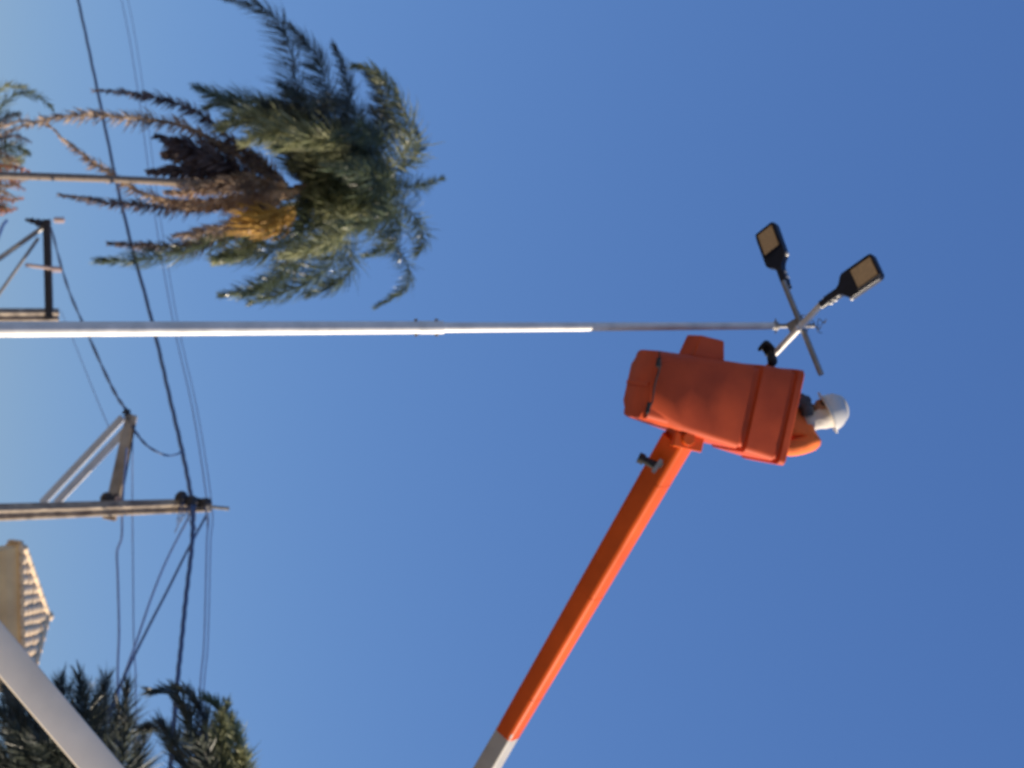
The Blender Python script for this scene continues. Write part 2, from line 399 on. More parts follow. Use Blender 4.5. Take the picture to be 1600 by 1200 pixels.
for s_ in (-1, 1): g = MB(); g.loft([[V((LB.x+x, LB.y+s_*(1.05+d_), z)) for x, z in ((4.5,1.5),(4.5,2.2),(5.5,2.2),(6.05,1.55))] for d_ in (-.01,.006)]); g.build('window', 'glass', cab)
for x in (-.3, 5.3):
    for s_ in (-1, 1):
        ty = MB().tube([(LB.x+x,LB.y+s_*.78,.5),(LB.x+x,LB.y+s_*1.05,.5)], .5, 32).build('wheel', 'rubber', lift, bevel=.03)
        MB().tube([(LB.x+x,LB.y+s_*1.04,.5),(LB.x+x,LB.y+s_*1.07,.5)], .26, 24).build('rim', 'galv', ty)
for x in (-1.2, 3.2):
    for s_ in (-1, 1):
        o_ = MB(); o_.bar((LB.x+x,LB.y+s_*.9,.9),(LB.x+x,LB.y+s_*1.7,.9), .14, .14); o_.bar((LB.x+x,LB.y+s_*1.7,.97),(LB.x+x,LB.y+s_*1.7,.05), .11, .11); o_.tube([(LB.x+x,LB.y+s_*1.7,.004),(LB.x+x,LB.y+s_*1.7,.06)], .2, 16)
        o_.build('outrigger', 'boom', lift, bevel=.006)

# ---------------- worker ----------------
def skinmesh(name, nodes, edges, mt, parent, lv=2):
    """nodes: {key:(pos, rx, ry)}; first key is root"""
    keys = list(nodes); me = bpy.data.meshes.new(name); o0 = wloc(parent)
    me.from_pydata([tuple(V(nodes[k][0])-o0) for k in keys], [(keys.index(a), keys.index(b_)) for a, b_ in edges], [])
    ob = bpy.data.objects.new(name+'_tmp', me); sc.collection.objects.link(ob)
    sk = ob.modifiers.new('s', 'SKIN'); sk.use_smooth_shade = True; sk.branch_smoothing = .6
    for i, k in enumerate(keys):
        d = me.skin_vertices[0].data[i]; d.radius = (nodes[k][1], nodes[k][2]); d.use_root = (i == 0)
    su = ob.modifiers.new('u', 'SUBSURF'); su.levels = lv; su.render_levels = lv
    dg = bpy.context.evaluated_depsgraph_get(); nm = bpy.data.meshes.new_from_object(ob.evaluated_get(dg))
    bpy.data.objects.remove(ob); nm.name = name
    nm.materials.clear(); nm.materials.append(MT[mt])
    for p in nm.polygons: p.use_smooth = True
    r = bpy.data.objects.new(name, nm); sc.collection.objects.link(r); r.parent = parent
    return r
feet = bl(0.0, 0.0, .085)
wk = thing('person', feet, 'worker in white hard hat and orange shirt standing in the orange bucket', 'person')
D = 14.19
pel = at(1120, 640, D-.14)
hip = lambda s_: pel + V((.0, s_*.10, -.04))
knee = lambda s_: feet.lerp(pel, .52) + V((-.10, s_*.11, .0))
ank = lambda s_: feet + V((.02, s_*.10, .085))
toe = lambda s_: feet + V((-.14, s_*.11, .06))
chest = at(1230, 664, D); neck = at(1256, 655, D); skull = at(1287, 648, D-.01)
shR = at(1274, 691, D-.10); elR = at(1226, 703, D-.17); wrR = at(1180, 650, D-.12); hdR = at(1176, 632, D-.12)
shL = at(1240, 634, D+.12); elL = at(1196, 600, D+.20); wrL = at(1207, 562, 14.44); hdL = at(1207, 552, 14.44)
nodes = {'pel': (pel, .15, .13), 'belly': (pel.lerp(chest,.5), .14, .13), 'chest': (chest, .16, .13), 'neck': (neck, .062, .062), 'head': (skull, .085, .095), 'crown': (skull+V((-.01,0,.07)), .075, .08)}
edges = [('pel','belly'),('belly','chest'),('chest','neck'),('neck','head'),('head','crown')]
for s_, n_ in ((-1,'R'),(1,'L')):
    nodes['hip'+n_] = (hip(s_), .09, .09); nodes['knee'+n_] = (knee(s_), .06, .06); nodes['ank'+n_] = (ank(s_), .045, .045); nodes['toe'+n_] = (toe(s_), .04, .035)
    edges += [('pel','hip'+n_),('hip'+n_,'knee'+n_),('knee'+n_,'ank'+n_),('ank'+n_,'toe'+n_)]
for n_, a_, b_, c_ in (('R',shR,elR,wrR),('L',shL,elL,wrL)):
    nodes['sh'+n_] = (a_, .065, .065); nodes['el'+n_] = (b_, .045, .045); nodes['wr'+n_] = (c_, .03, .027)
    edges += [('chest','sh'+n_),('sh'+n_,'el'+n_),('el'+n_,'wr'+n_)]
skinmesh('body', nodes, edges, 'skin', wk)
# clothing
shn = {'chest': (chest.lerp(neck,.25)+V((.02,0,0)), .185, .155), 'belly': (pel.lerp(chest,.45), .165, .155), 'pel': (pel, .165, .145), 'col': (chest.lerp(neck,1.0), .095, .095)}
she = [('chest','belly'),('belly','pel'),('chest','col')]
for n_, a_, b_, c_ in (('R',shR,elR,wrR),('L',shL,elL,wrL)):
    shn['sh'+n_] = (a_, .104, .098); shn['ua'+n_] = (a_.lerp(b_,.5), .078, .075); shn['el'+n_] = (b_, .066, .066); shn['fa'+n_] = (b_.lerp(c_,.85), .045, .045)
    she += [('chest','sh'+n_),('sh'+n_,'ua'+n_),('ua'+n_,'el'+n_),('el'+n_,'fa'+n_)]
skinmesh('work_shirt', shn, she, 'shirt', wk)
trn = {'pel': (pel+V((0,0,-.03)), .172, .15)}; tre = []
for s_, n_ in ((-1,'R'),(1,'L')):
    trn['hip'+n_] = (hip(s_), .105, .105); trn['knee'+n_] = (knee(s_), .08, .08); trn['ank'+n_] = (ank(s_)+V((0,0,.03)), .065, .065)
    tre += [('pel','hip'+n_),('hip'+n_,'knee'+n_),('knee'+n_,'ank'+n_)]
skinmesh('trousers', trn, tre, 'trous', wk)
for s_ in (-1, 1):
    b_ = MB(); b_.ball((ank(s_)+toe(s_))/2+V((0,0,.0)), (.13,.05,.05)); b_.build('boot', 'rubber', wk, smooth=True)
# harness and dark collar
hb = MB()
hb.tube(crom([at(1232,622,D-.08), at(1250,624,D-.09), at(1259,634,D-.09), at(1262,648,D-.08)], 5), .048, 10)
hb.tube(crom([at(1215,640,D-.15), at(1240,634,D-.13), at(1258,624,D-.03), at(1262,626,D+.1)], 5), .030, 8)
hb.build('harness', 'harn', wk, smooth=True)
# head: neck cloth, face, helmet.  head frame: hu = crown direction, hf = facing (picture up = world left, slightly down)
hu = (IX*.90 - IY*.38 + fwd*.0).normalized()
hf = (-IY*.86 - IX*.38 - fwd*.35); hf = (hf-hu*hf.dot(hu)).normalized()
hs = hu.cross(hf).normalized()
Hm = Matrix((hf, hs, hu)).transposed()
def hp(a, s2, u): return skull + hf*a + hs*s2 + hu*u
nc = MB(); rgs = []
for t_, rx_, ry_, off in ((-.15,.085,.10,.01),(-.11,.078,.088,.0),(-.06,.084,.088,-.005),(-.02,.098,.094,-.005),(.03,.102,.095,-.01),(.07,.10,.092,-.01)):
    ring = []
    for k in range(24):
        an = 2*math.pi*k/24; wv = 1+.04*math.sin(5*an+t_*30)
        ring.append(hp(off+rx_*math.cos(an)*wv, ry_*math.sin(an)*wv, t_))
    rgs.append(ring)
nc.loft(rgs, True, True); nc.build('neck_cloth', 'cloth', wk, smooth=True)
fa = MB(); fa.ball(hp(.045,0,.0), (.066,.066,.080), Hm); fa.ball(hp(.112,0,-.005), (.018,.014,.026), Hm, 10, 8)   # face and nose
fa.ball(hp(.098,0,-.045), (.014,.026,.010), Hm, 10, 8); fa.ball(hp(.09,0,-.07), (.022,.028,.018), Hm, 10, 8)
fa.build('face', 'skin', wk, smooth=True)
ey = MB()
for s_ in (-1, 1): ey.ball(hp(.097, s_*.030, .018), (.014,.022,.013), Hm, 10, 8)
ey.build('safety_glasses', 'rubber', wk, smooth=True)
he = MB()
rgs = []
for i in range(11):
    la = R(-4)+R(93)*i/10
    cr, sr = math.cos(la), math.sin(la)
    rgs.append([hp(-.005+.142*cr*math.cos(a_), .118*cr*math.sin(a_), .045+.132*sr+(.006*max(0, math.cos(a_*1)) if i < 8 else 0)) for a_ in [2*math.pi*k/32 for k in range(32)]])
he.loft(rgs, True, True)
hl = he.build('hard_hat', 'helmet', wk, smooth='auto')
bm_ = MB()
bm_.loft([[hp(-.005+(.142+g_+(.018*max(0,math.cos(a_))**2))*math.cos(a_), (.118+g_)*math.sin(a_), .036+z_-(.014*max(0,math.cos(a_)))) for a_ in [2*math.pi*k/32 for k in range(32)]] for g_, z_ in ((-.004,0.0),(.022,-.002),(.024,.004),(-.002,.012))])
bm_.build('brim', 'helmet', hl, smooth='auto')
rd = MB(); rd.tube(crom([hp(.125,0,.10), hp(.07,0,.165), hp(-.005,0,.183), hp(-.08,0,.163), hp(-.13,0,.10)], 5), .012, 8); rd.build('ridge', 'helmet', hl, smooth=True)
# gloves: left holds the lamp arm
ad = (a1b-a1a).normalized()
def glove(pal, fdir, ax, name, hold=True):
    """pal palm centre, ax axis of held bar, fdir from wrist to knuckles"""
    fdir = (fdir-ax*fdir.dot(ax)).normalized(); nn = ax.cross(fdir).normalized()
    if nn.dot(-fwd) < 0: nn = -nn
    nd = {'p': (pal, .050, .034), 'w': (pal-fdir*.075, .042, .038), 'c': (pal-fdir*.13, .046, .046)}; ed = [('p','w'),('w','c')]
    o = MB()
    for k, ln in enumerate((.95, 1.05, 1.0, .82)):
        c_ = pal + ax*(.033-.022*k) + fdir*.03
        P = [c_-fdir*.02, c_+fdir*.025*ln+nn*.012, c_+fdir*.045*ln+nn*.036, c_+fdir*.03*ln+nn*.062, c_-fdir*.0+nn*.070]
        o.tube(crom(P, 4), [.0138]*16+[.011], 8)
    P = [pal+ax*.03-fdir*.03, pal+ax*.055-fdir*.015+nn*.02, pal+ax*.058+fdir*.008+nn*.045, pal+ax*.045+fdir*.02+nn*.062]
    o.tube(crom(P, 4), [.0155]*12+[.012], 8)
    g_ = skinmesh(name, nd, ed, 'glove', wk)
    return o.build('glove_fingers', 'glove', g_, smooth=True)
pL = at(1203, 551, 14.45)
glove(pL + (wrL-pL)*.1, V((-.6, -.3, .3)), ad, 'glove')
glove(hdR, (hdR-wrR), V((0,1,.2)).normalized(), 'glove')

# ---------------- overhead poles ----------------
def vert(px, y, d):                                  # vertical pole whose top is seen at px,y
    t_ = at(px, y, d); return t_
def util(name, px_top, y_top, d, rb, rt, label):
    t_ = at(px_top, y_top, d); th = thing(name, (t_.x, t_.y, 0), label, 'utility pole', 'concrete utility poles')
    def isec(r, z):
        hw, hd, fl, rc = r*1.0, r*.85, r*.42, r*.50
        pts = [(-hw,-hd),(-hw+fl,-hd),(-hw+fl+.02,-hd+rc),(hw-fl-.02,-hd+rc),(hw-fl,-hd),(hw,-hd),(hw,hd),(hw-fl,hd),(hw-fl-.02,hd-rc),(-hw+fl+.02,hd-rc),(-hw+fl,hd),(-hw,hd)]
        ca, sa = math.cos(R(34)), math.sin(R(34))
        return [V((t_.x+x*ca-y*sa, t_.y+x*sa+y*ca, z)) for x, y in pts]
    MB().loft([isec(rb, 0), isec((rb+rt)/2, t_.z/2), isec(rt, t_.z)]).build('shaft', 'conc', th, bevel=.008)
    return th, t_
DA = 36.0
ua, ta = util('utility_pole', 330, 789, DA, .15, .10, 'near concrete utility pole with sunlit bracket arm and white twin braces')
ar = MB(); ar.bar(at(171,812,DA-.2), at(206,648,DA-.2), .24, .20, ref=fwd, wx2=.20, wz2=.14)
arm = ar.build('bracket_arm', 'wood', ua, bevel=.015)
x_ = MB(); x_.bar(at(186,800,DA-.36), at(211,662,DA-.36), .03, .03, ref=fwd); x_.build('arm_edge_strap', 'dark', arm)
for o_ in (0, 1):
    q = MB(); q.bar(at(66+o_*22, 786, DA+.15-.3*o_), at(192+o_*16, 652+o_*8, DA+.15-.3*o_), .13, .12, ref=fwd)
    q.build('brace', 'paintw' if o_ == 0 else 'galv', ua)
q = MB(); q.ball(at(168,780,DA-.25), .14, nu=12, nv=8); q.tube([at(160,790,DA-.3), at(186,778,DA-.3)], .10, 10); q.build('pole_clamp', 'dark', ua, smooth=True)
q = MB(); q.tube([at(178,798,DA-.35), at(186,776,DA-.35)], .07, 10); q.build('insulator', 'porc', ua, smooth='auto')
q = MB()
for k in range(4): q.tube([at(197+k*2, 642+k*5, DA-.2), at(198+k*2, 645+k*5, DA-.2)], .085-.01*(k % 2), 12)
q.tube([at(196,640,DA-.2), at(208,666,DA-.2)], .05, 10)
q.build('insulator', 'dark', ua, smooth='auto')
q = MB(); q.bar(at(274,779,DA-.15), at(328,788,DA-.15), .16, .17, ref=fwd); q.ball(at(284,776,DA-.3), .11); q.ball(at(300,784,DA-.3), .12); q.ball(at(322,787,DA-.3), .11)
q.build('cable_spreader', 'dark', ua, smooth='auto')
q = MB(); q.tube([at(328,792,DA), at(358,795,DA)], .035, 8); q.build('top_pin', 'galv_d', ua)
# random tie clutter around the top of the near pole
q = MB()
for k in range(9):
    x0 = random.uniform(283, 322); P = [at(x0, 778, DA-.3), at(x0+random.uniform(-6,6), 800, DA-.4), at(x0+random.uniform(-14,10), random.uniform(812,835), DA-.2)]
    q.tube(crom(P, 4), .014, 5)
q.build('tie_wires', 'cable', ua)
DB = 56.0
ub, tb = util('utility_pole', 92, 492, DB, .17, .15, 'far concrete utility pole with dark cross arm, seen low beside the street light')
MB().bar(at(77,497,DB-.2), at(73,343,DB-.2), .20, .20, ref=fwd).build('bracket_arm', 'dark', ub)
for (p0, p1, rr_) in (((-40,432),(72,352),.075), ((-30,500),(60,372),.05)):
    MB().tube([at(*p0, DB), at(*p1, DB)], rr_, 8).build('brace', 'galv_d', ub)
for (p0, p1) in (((40,414),(97,421)), ((84,343),(101,344))):
    q = MB(); q.tube([at(*p0, DB-.35), at(*p1, DB-.35)], .055, 8)
    for k in range(3): q.tube([at(p1[0]-4-5*k, p1[1], DB-.35), at(p1[0]-2-5*k, p1[1], DB-.35)], .10, 10)
    q.build('insulator', 'porc', ub)
q = MB(); q.ball(at(60,348,DB-.2), .12); q.ball(at(50,345,DB-.2), .09); q.tube([at(40,343,DB),at(75,352,DB)], .05, 8); q.build('arm_fitting', 'dark', ub, smooth=True)

# ---------------- cables ----------------
def cable(name, pts, r, mt, label, twist=0, n=10):
    P = crom([at(x, y, d) for x, y, d in pts], n); q = MB()
    if twist:
        for t_ in range(twist):
            Q = []
            for i, p in enumerate(P):
                an = i*.5+t_*2*math.pi/twist; Q.append(p+r*.55*V((math.cos(an)*.3, math.sin(an)*.3+math.cos(an)*.6, math.sin(an))))
            q.tube(Q, r*.6, 6)
    else: q.tube(P, r, 8)
    o = q.build(name, mt, origin=P[0], smooth=True)
    return tag(o, label, 'cable', 'overhead cables')
cable('power_cable', [(20,-450,75),(75,-200,66),(122,0,60),(150,130,56),(190,320,50),(237,500,45),(265,620,41),(288,720,38),(300,790,35.6),(300,850,35),(291,930,34),(283,1010,33),(275,1090,32),(262,1260,30)], .042, 'cable',
      'thickest overhead cable, sweeping past the top of the near utility pole', 3, 14)
cable('power_cable', [(80,-450,80),(140,-200,72),(190,0,66),(215,140,60),(241,330,54),(270,500,48),(301,640,42),(324,790,36.5),(323,850,35.5),(319,1000,34),(313,1070,33),(300,1260,31)], .014, 'cablet',
      'faint thin wire just above the thickest cable, passing the pole tip')
cable('power_cable', [(94,-450,80),(152,-200,72),(200,0,66),(224,140,60),(249,330,54),(277,500,48),(308,640,42),(331,790,36.5),(329,850,35.5),(325,1000,34),(319,1070,33),(306,1260,31)], .011, 'cablet',
      'topmost and thinnest of the wires running over the near pole')
cable('power_cable', [(80,356,DB-.3),(94,410,52),(110,460,48),(134,515,44),(163,580,40),(182,618,37.5),(197,640,DA-.2)], .032, 'cable',
      'sagging cable linking the far cross arm to the near bracket arm', 2, 10)
cable('jumper_cable', [(204,660,DA-.2),(214,678,DA-.4),(232,698,DA-.5),(258,711,DA-.3),(276,710,37),(287,702,37.6)], .026, 'cable',
      'short looped cable hanging from the black insulator up to the thick cable', 2, 10)
cable('power_cable', [(95,485,56),(120,545,48),(150,620,41),(172,672,36.2)], .010, 'cablet', 'faint thin wire beneath the sagging cable left of the near bracket arm')
cable('drop_cable', [(198,700,DA-.5),(193,760,DA-.45),(191,800,DA-.4),(190,840,35.5),(183,862,35.3),(184,900,35),(186,985,34),(184,1050,33),(182,1250,30)], .021, 'cablet',
      'wavy drop cable hanging from the near bracket arm towards the palms', 0, 10)
cable('drop_cable', [(207,690,DA-.3),(207,800,DA-.2),(208,900,35),(209,1000,34),(212,1060,33),(214,1250,31)], .012, 'cablet', 'faint thin drop wire beside the wavy drop cable')
cable('guy_wire', [(299,800,DA-.2),(262,872,35),(238,930,34),(214,1000,32.5),(196,1050,31.5),(150,1180,29)], .020, 'cablet', 'left of the two slanting wires from the near pole top to the palms')
cable('guy_wire', [(322,806,DA-.1),(292,862,35),(262,922,34),(232,980,32.8),(200,1045,31.2),(146,1160,29)], .024, 'cable', 'right and thicker of the two slanting wires below the near pole top')
cable('power_cable', [(10,345,DB),(2,358,54),(-20,420,50),(-60,560,44)], .05, 'cablet', 'short piece of cable at the far arm, beside the low palm crown')

# ---------------- palms ----------------
def frond(P, L, rng, n=70, width=.03, droop=.6, taper=.5, r0=.03, m=None, nseg=3, spread=.8, sweep=.55, wind=V((0,0,0)), t0=.05, ragged=.25, plum=.9):
    m = m or MB(); C = crom(P, 6); N_ = len(C)
    m.tube(C, [max(.006, r0*(1-i/(N_-1))**.8) for i in range(N_)], 5)
    ln = [0]
    for i in range(1, N_): ln.append(ln[-1]+(C[i]-C[i-1]).length)
    tot = ln[-1]
    for k in range(n):
        t = t0+(1-t0)*(k+rng.random()*.8)/n; s_ = t*tot
        i = 1
        while i < N_-1 and ln[i] < s_: i += 1
        q = (s_-ln[i-1])/max(1e-6, ln[i]-ln[i-1]); p = C[i-1].lerp(C[i], min(1, q)); T = (C[i]-C[i-1]).normalized()
        S = T.cross(V((0,0,1)));
        if S.length < .15: S = T.cross(V((0,1,0)))
        S.normalize(); U = S.cross(T).normalized()
        prof = (.45+.55*math.sin(math.pi*min(1, .12+t*.95))) * (1 if t < .8 else 1-(t-.8)*taper*3)
        for side in (-1, 1):
            if rng.random() < ragged*.35: continue
            an = rng.uniform(-plum, plum)
            d = (S*side*math.cos(an)+U*math.sin(an))*spread + T*(sweep+rng.uniform(-.15,.25)+(t**3)*.7)
            d.normalize(); l = L*prof*rng.uniform(.7, 1.1)*(1-ragged*rng.random())
            g = droop*rng.uniform(.6, 1.4)
            pts = [p]; dd = d.copy(); pp = p.copy()
            for j_ in range(nseg):
                dd = (dd + (V((0,0,-1))*g + wind)/nseg*(1+.6*j_)).normalized(); pp = pp+dd*l/nseg; pts.append(pp)
            wv = d.cross(V((rng.uniform(-1,1), rng.uniform(-1,1), rng.uniform(-1,1)))); 
            if wv.length < .1: continue
            wv.normalize(); o = len(m.v); w_ = width*rng.uniform(.7, 1.2)
            for j_, pt in enumerate(pts):
                ww = w_*(.55, 1, .75, .12)[j_] if nseg == 3 else w_*(1, .9, .15)[min(j_,2)]
                m.v += [pt+wv*ww/2, pt-wv*ww/2]
            for j_ in range(nseg): m.f.append((o+2*j_, o+2*j_+1, o+2*j_+3, o+2*j_+2))
    return m
def pixfrond(c, P, d, dz, **k):
    """picture points, with depth offsets growing from 0 at the base to dz at the tip"""
    n = len(P)-1
    return [at(x, y, d+c+dz*(i/n)) for i, (x, y) in enumerate(P)]

def put(th, name, m, mt): return m.build(name, mt, th)
rng = random.Random(11)
DP = 42.0
tb_ = at(470, 296, DP); bs = V((at(45,281,DP).x, tb_.y-.1, 0))
palm = thing('palm_tree', bs, 'large shaggy palm with golden flower cluster and hanging dead fronds', 'palm tree', 'palm trees')
tk = []
for i in range(15):
    t = i/14; tk.append((bs.lerp(tb_, t) + V((0.03*math.sin(t*7),0,0)), .085-.012*t+.005*math.sin(i*2.7)))
MB().tube([a for a, _ in tk], [b_ for _, b_ in tk], 14).build('trunk', 'trunk', palm, smooth=True)
WL = V((-.25, .1, -.1))
G = [ # picture polyline, depth offset at tip, leaflet length, material, droop
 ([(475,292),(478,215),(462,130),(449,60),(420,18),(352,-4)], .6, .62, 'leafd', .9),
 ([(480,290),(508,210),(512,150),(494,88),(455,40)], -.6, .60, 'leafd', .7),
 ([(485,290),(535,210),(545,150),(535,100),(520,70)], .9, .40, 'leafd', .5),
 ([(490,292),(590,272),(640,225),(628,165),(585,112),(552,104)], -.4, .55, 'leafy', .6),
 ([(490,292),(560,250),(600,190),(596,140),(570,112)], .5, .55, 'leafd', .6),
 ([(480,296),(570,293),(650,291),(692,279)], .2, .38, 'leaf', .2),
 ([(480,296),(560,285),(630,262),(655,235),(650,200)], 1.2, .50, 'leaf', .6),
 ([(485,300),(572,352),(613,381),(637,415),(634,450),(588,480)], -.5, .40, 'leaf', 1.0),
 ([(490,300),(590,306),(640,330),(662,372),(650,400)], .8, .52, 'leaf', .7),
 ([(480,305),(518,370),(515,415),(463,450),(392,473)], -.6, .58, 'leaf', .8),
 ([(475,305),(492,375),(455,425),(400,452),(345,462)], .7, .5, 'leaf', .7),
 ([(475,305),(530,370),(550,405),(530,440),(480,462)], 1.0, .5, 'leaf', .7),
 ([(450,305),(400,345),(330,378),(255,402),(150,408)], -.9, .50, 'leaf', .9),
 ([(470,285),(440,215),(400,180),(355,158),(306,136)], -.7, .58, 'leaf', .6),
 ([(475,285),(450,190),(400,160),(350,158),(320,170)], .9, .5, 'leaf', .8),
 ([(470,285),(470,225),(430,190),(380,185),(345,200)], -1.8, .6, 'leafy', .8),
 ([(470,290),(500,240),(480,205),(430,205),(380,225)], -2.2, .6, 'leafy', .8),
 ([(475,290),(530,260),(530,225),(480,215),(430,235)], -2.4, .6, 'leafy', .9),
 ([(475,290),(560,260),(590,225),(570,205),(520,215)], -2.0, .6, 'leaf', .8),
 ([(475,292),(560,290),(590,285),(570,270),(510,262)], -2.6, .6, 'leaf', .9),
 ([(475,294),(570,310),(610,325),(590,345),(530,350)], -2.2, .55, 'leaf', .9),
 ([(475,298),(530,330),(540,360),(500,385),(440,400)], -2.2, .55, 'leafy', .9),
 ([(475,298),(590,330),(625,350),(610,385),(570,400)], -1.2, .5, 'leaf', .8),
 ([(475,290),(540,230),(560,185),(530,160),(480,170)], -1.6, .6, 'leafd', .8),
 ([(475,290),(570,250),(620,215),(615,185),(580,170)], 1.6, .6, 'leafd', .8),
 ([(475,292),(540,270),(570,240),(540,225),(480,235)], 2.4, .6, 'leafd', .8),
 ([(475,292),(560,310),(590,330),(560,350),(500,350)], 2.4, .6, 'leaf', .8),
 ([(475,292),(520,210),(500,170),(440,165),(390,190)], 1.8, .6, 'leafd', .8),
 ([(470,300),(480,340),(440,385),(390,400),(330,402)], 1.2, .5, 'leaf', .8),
]
for k in range(14):                                   # shaggy in-between fronds that droop and overlap
    a_ = rng.uniform(-2.6, 2.6); r_ = rng.uniform(110, 175); cx, cy = math.cos(a_), math.sin(a_)
    P = [(478+2*rng.random(), 294), (478+r_*.45*cx+18, 294+r_*.45*cy), (480+r_*.85*cx, 294+r_*.85*cy), (478+r_*cx-rng.uniform(15,45), 294+r_*1.03*cy)]
    G.append((P, rng.uniform(-2.2, 2.2), rng.uniform(.42,.6), rng.choice(['leaf','leafd','leaf','leafy']), rng.uniform(.6, 1.2)))
for P, dz, L, mt, dr in G:
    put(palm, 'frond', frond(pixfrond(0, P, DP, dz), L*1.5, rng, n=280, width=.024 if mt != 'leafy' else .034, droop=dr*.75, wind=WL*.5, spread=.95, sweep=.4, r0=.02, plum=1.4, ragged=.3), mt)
Dd = [
 ([(440,286),(354,212),(292,167),(208,146),(146,141)], -.8, .26, 'deadd', .06),
 ([(430,282),(300,202),(188,183),(104,181),(42,195),(-5,212)], -.4, .30, 'dead', .07),
 ([(440,298),(388,306),(312,317),(233,306),(167,268),(104,222),(62,180)], -.9, .24, 'bract', .10),
 ([(400,308),(300,326),(229,321),(167,316),(92,304)], .5, .24, 'deadd', .06),
 ([(420,290),(340,252),(290,230),(245,212)], -.5, .42, 'deadd', .06),
 ([(410,288),(320,268),(232,268)], -.3, .30, 'deadd', .07),
 ([(410,288),(350,262),(300,245),(255,240)], .5, .40, 'deadd', .06),
 ([(410,292),(330,285),(250,285)], .6, .25, 'dead', .05),
 ([(445,300),(390,318),(320,322),(262,316)], -.2, .25, 'bract', .10),
 ([(420,310),(360,360),(300,385),(225,384),(170,380)], .3, .30, 'deadd', .05),
 ([(440,296),(400,290),(340,292),(280,288)], -.8, .30, 'dead', .06),
 ([(445,304),(410,330),(370,350),(320,362),(270,368)], -.5, .30, 'dead', .05),
 ([(440,292),(390,280),(350,286),(300,300),(258,300)], -.9, .26, 'bract', .07),
 ([(450,290),(400,250),(360,232),(310,222)], .2, .30, 'dead', .05),
]
for i_, (P, dz, L, mt, r0) in enumerate(Dd):
    put(palm, 'dead_frond', frond(pixfrond(0, P, DP-.3, dz), L*1.6, rng, n=300 if i_ not in (4,5,6) else 160, width=.036 if i_ not in (4,5,6) else .10, droop=.35, r0=r0*.8, wind=V((.3,0,0)), ragged=.5, spread=1.0, sweep=.45, plum=1.5), mt)
# woody sheaths at the base of the crown
q = MB()
for P in ([(470,298),(430,303),(390,308),(350,318),(300,322),(240,312)], [(450,290),(410,286),(372,290),(350,300)], [(460,304),(420,312),(385,312),(340,322)]):
    C = [at(x, y, DP-.35) for x, y in P]; n_ = len(crom(C, 5)); q.tube(crom(C, 5), [.10*math.sin(math.pi*(.2+.7*i/n_))+.03*math.sin(i*1.9) for i in range(n_)], 8)
q.build('woody_sheath', 'bract', palm, smooth=True)
q = MB()
for P in ([(462,297),(500,296),(545,294),(590,293)], [(460,294),(500,288),(540,278)], [(460,299),(500,304),(540,314)], [(460,296),(500,292),(530,300)]):
    C = crom([at(x, y, DP-.1) for x, y in P], 5); q.tube(C, [.085*(1-.75*i/(len(C)-1)) for i in range(len(C))], 8)
q.build('crownshaft', 'trunk', palm, smooth=True)
q = MB()
for k in range(150):
    a_ = rng.random(); x0, y0 = 462-rng.random()*25, 322+rng.random()*20
    x1, y1 = x0-rng.uniform(30,95), y0+rng.uniform(-14,46)*(.4+a_*.6)
    d_ = DP-.8+rng.uniform(-.45,.35)
    q.tube(crom([at(x0,y0,d_), at((x0+x1)/2+rng.uniform(-8,8),(y0+y1)/2+9,d_-.15), at(x1,y1,d_-.1)], 3), [.013]*6+[.006], 4)
q.build('flower_cluster', 'flower', palm)

def simplepalm(root_px, d, label, G, mt_l, trunk_r=.13, L=.5, n=90, width=.03, dead=(), dy=0):
    c = at(*root_px, d); th = thing('palm_tree', (c.x, c.y, 0), label, 'palm tree', 'palm trees')
    G = [([(x, y-dy) for x, y in P], dz, mt) for P, dz, mt in G]
    MB().tube([(c.x,c.y,0),(c.x+.02,c.y,c.z*.5),tuple(c)], [trunk_r*1.15, trunk_r, trunk_r*.9], 12).build('trunk', 'trunk', th, smooth=True)
    for P, dz, mt in G:
        put(th, 'frond', frond(pixfrond(0, [root_px]+P, d, dz), L*1.7, rng, n=int(n*2), width=width*.75, droop=.06, r0=.02, spread=.8, sweep=.85, plum=1.3), mt)
    for P, dz, mt in dead:
        put(th, 'dead_frond', frond(pixfrond(0, [root_px]+P, d-1.2, dz), L*1.3, rng, n=60, width=width, droop=1.2, r0=.06, ragged=.4), mt)
    return th
# low palm cut by the left edge of the picture
simplepalm((-34,262), 44.0, 'low palm crown at the photo edge below the large palm, with rust coloured dead leaves',
   [([(-20,200),(20,150),(60,150),(84,172)], -.5, 'leaf'), ([(-20,180),(0,140),(40,135)], .5, 'leafy'), ([(-10,240),(20,228),(46,240)], -1.2, 'leaf'),
    ([(-10,266),(14,255),(36,250)], -1.5, 'leafy'), ([(-20,215),(0,190),(30,178)], -1.0, 'leafd'), ([(-24,300),(-8,316),(12,326)], -1.0, 'leaf')], 'leaf', L=.30, n=60,
   dead=[([(-20,225),(20,212),(50,222)], -1, 'deadd'), ([(-15,258),(20,260),(48,268)], -1.2, 'rust'), ([(-20,285),(15,290),(44,280)], -1.3, 'dead'),
         ([(-20,300),(10,312),(38,310)], -1.3, 'rust'), ([(-20,315),(5,330),(28,326)], -1, 'rust'), ([(-20,275),(10,278),(40,296)], -.6, 'rust'), ([(-20,240),(15,250),(44,240)], -.6, 'leafy'),
         ([(-10,205),(10,196),(40,188),(80,196)], -.6, 'dead'), ([(-20,250),(8,272),(32,284)], -1.6, 'rust'), ([(-20,232),(6,240),(34,256)], -1.7, 'dead'), ([(-20,296),(6,300),(30,312)], -1.7, 'dead')])
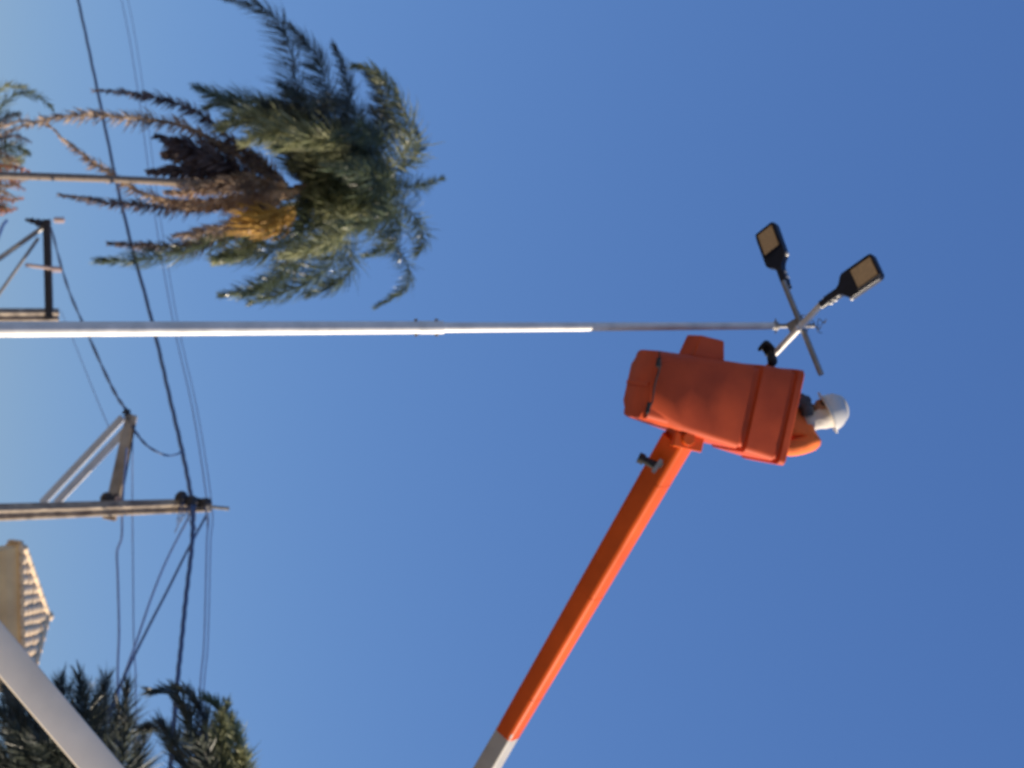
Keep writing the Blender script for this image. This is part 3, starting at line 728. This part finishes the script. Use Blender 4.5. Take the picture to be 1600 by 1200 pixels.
# dark palms behind the lower boom
simplepalm((90,1370), 24.0, 'dark feathery palm behind the grey boom under the house roof',
   [([(60,1250),(20,1160),(-30,1110)], -.5, 'leafd'), ([(60,1240),(40,1150),(10,1100)], .5, 'leafd'), ([(80,1250),(75,1150),(60,1095)], -.6, 'leafd'),
    ([(90,1240),(100,1150),(95,1085)], .2, 'leafd'), ([(100,1240),(130,1150),(125,1080)], -.8, 'leafd'), ([(110,1240),(155,1150),(165,1085)], .7, 'leafd'),
    ([(115,1250),(180,1160),(200,1095)], -.3, 'leafd'), ([(60,1280),(0,1210),(-60,1180)], -.5, 'leafd'), ([(70,1290),(60,1220),(20,1160)], -1.4, 'leafd'),
    ([(100,1290),(120,1220),(100,1150)], -1.5, 'leafd'), ([(120,1290),(180,1230),(200,1150)], -1.3, 'leafd'), ([(120,1290),(200,1240),(225,1180)], .3, 'leafd'),
    ([(100,1290),(140,1200),(150,1130)], 1.4, 'leafd'), ([(80,1290),(60,1200),(20,1130)], 1.3, 'leafd'), ([(80,1290),(20,1240),(-10,1190)], -1.0, 'leafd'), ([(90,1280),(90,1210),(60,1180)], -1.8, 'leafd')],
   'leafd', L=.52, n=150, width=.022, dy=22)
simplepalm((320,1400), 22.0, 'arching palm with sunlit leaf tips at the photo corner, beside the dark feathery palm',
   [([(315,1280),(300,1150),(275,1095),(235,1090)], -.3, 'leafd'), ([(322,1280),(325,1160),(300,1098),(270,1082)], .4, 'leafd'), ([(330,1280),(350,1180),(345,1120),(320,1100)], -.5, 'leaf'),
    ([(335,1290),(366,1220),(372,1165),(360,1130)], -.9, 'leafy'), ([(330,1290),(345,1210),(345,1150),(355,1110)], -.9, 'leafy'), ([(310,1300),(285,1200),(255,1150),(215,1150)], .6, 'leafd'),  # the pale fronds here have their sunlight painted in
    ([(340,1300),(372,1250),(382,1205),(380,1180)], -.8, 'leafy'), ([(330,1300),(330,1220),(310,1170),(290,1160)], -1.3, 'leafd')],
   'leafd', L=.31, n=150, width=.026, dy=10)

# ---------------- house ----------------
DH = 42.0
cL, cR = at(31, 850, DH), at(33, 1092, DH)
ze = cL.z; wdt = (V((cR.x,cR.y,0))-V((cL.x,cL.y,0))).length
yaw = -.06
ex = V((math.cos(yaw), math.sin(yaw), 0)); ey_ = V((-math.sin(yaw), math.cos(yaw), 0))
hc = V((cL.x, cL.y, 0)) + ex*wdt/2 + ey_*wdt/2
rise = .66; hw_ = wdt/2; rng_t = random.Random(3)
house = thing('house', (hc.x, hc.y, 0), 'yellow stucco house with cream barrel tile hip roof, behind the grey boom', 'house')
def hq(a, b_, z, k=0):
    for _ in range(k): a, b_ = -b_, a
    return hc + ex*a + ey_*b_ + V((0,0,z))
rf = MB(); rf.add([hq(-hw_,-hw_,ze), hq(hw_,-hw_,ze), hq(hw_,hw_,ze), hq(-hw_,hw_,ze), hq(0,0,ze+rise)], [(0,1,4),(1,2,4),(2,3,4),(3,0,4),(0,3,2,1)])
tl = MB(); nt_ = 15; sp_ = wdt/nt_; slope = math.hypot(hw_, rise)
for k in range(4):
    for i in range(nt_):
        a = -hw_+sp_*(i+.5); run = hw_-abs(a)
        if run < .12: run = .12
        segs = max(1, int(run/.28)); 
        for s_ in range(segs):
            u0 = -.05+run*s_/segs; u1 = run*(s_+1)/segs+.03
            z0_ = rise*u0/hw_; z1_ = rise*u1/hw_
            p0 = hq(a, -hw_+u0, ze+z0_+.045, k); p1 = hq(a, -hw_+u1, ze+z1_+.030, k)
            A_ = (hq(a+1, -hw_, 0, k)-hq(a, -hw_, 0, k)).normalized(); Nn = A_.cross((p1-p0).normalized()).normalized()
            j1, j2 = rng_t.uniform(-.006,.006), rng_t.uniform(-.008,.008)
            tl.loft([[p+A_*(w_*math.cos(2*math.pi*q_/14)+j1)+Nn*(h_*math.sin(2*math.pi*q_/14)+j2) for q_ in range(14)] for p, w_, h_ in ((p0,.117,.055),(p1,.105,.045))])
for k in range(4):
    for s_ in range(7):
        t0_, t1_ = s_/7+(.05 if s_ == 0 else 0), (s_+1)/7+.02
        tl.tube([hq(-hw_*(1-t0_), -hw_*(1-t0_), ze+rise*t0_+.06, k), hq(-hw_*(1-t1_), -hw_*(1-t1_), ze+rise*t1_+.06, k)], [.085,.07], 10)
tl.ball(hq(0,0,ze+rise+.08), .12, nu=10, nv=6)
rfo = rf.build('roof', 'tile', house); tl.build('roof_tiles', 'tile', rfo, smooth='auto')
so = MB()
ov = .27
def sq(h_, z): return [hq(-h_,-h_,z), hq(h_,-h_,z), hq(h_,h_,z), hq(-h_,h_,z)]
so.loft([sq(hw_-.02, ze-.004), sq(hw_-.03, ze-.05), sq(hw_-.07, ze-.06), sq(hw_-.10, ze-.28), sq(hw_-.22, ze-.58), sq(hw_-.24, ze-.66)])
so.build('cornice', 'soffit', house, bevel=.01)
wl = MB(); wl.loft([sq(hw_-ov, 0), sq(hw_-ov, ze-.661)]); wl.build('wall', 'wall', house)
wn = MB(); wn.loft([[hq(a, -hw_+ov+dd, z) for a, z in ((-.5,2.6),(.5,2.6),(.5,3.7),(-.5,3.7))] for dd in (-.04, .02)]); wn.build('window', 'glass', house)
dr_ = MB(); dr_.loft([[hq(a, -hw_+ov+dd, z) for a, z in ((-.45,0),(.45,0),(.45,2.1),(-.45,2.1))] for dd in (-.04, .02)]); dr_.build('door', 'soffit', house)
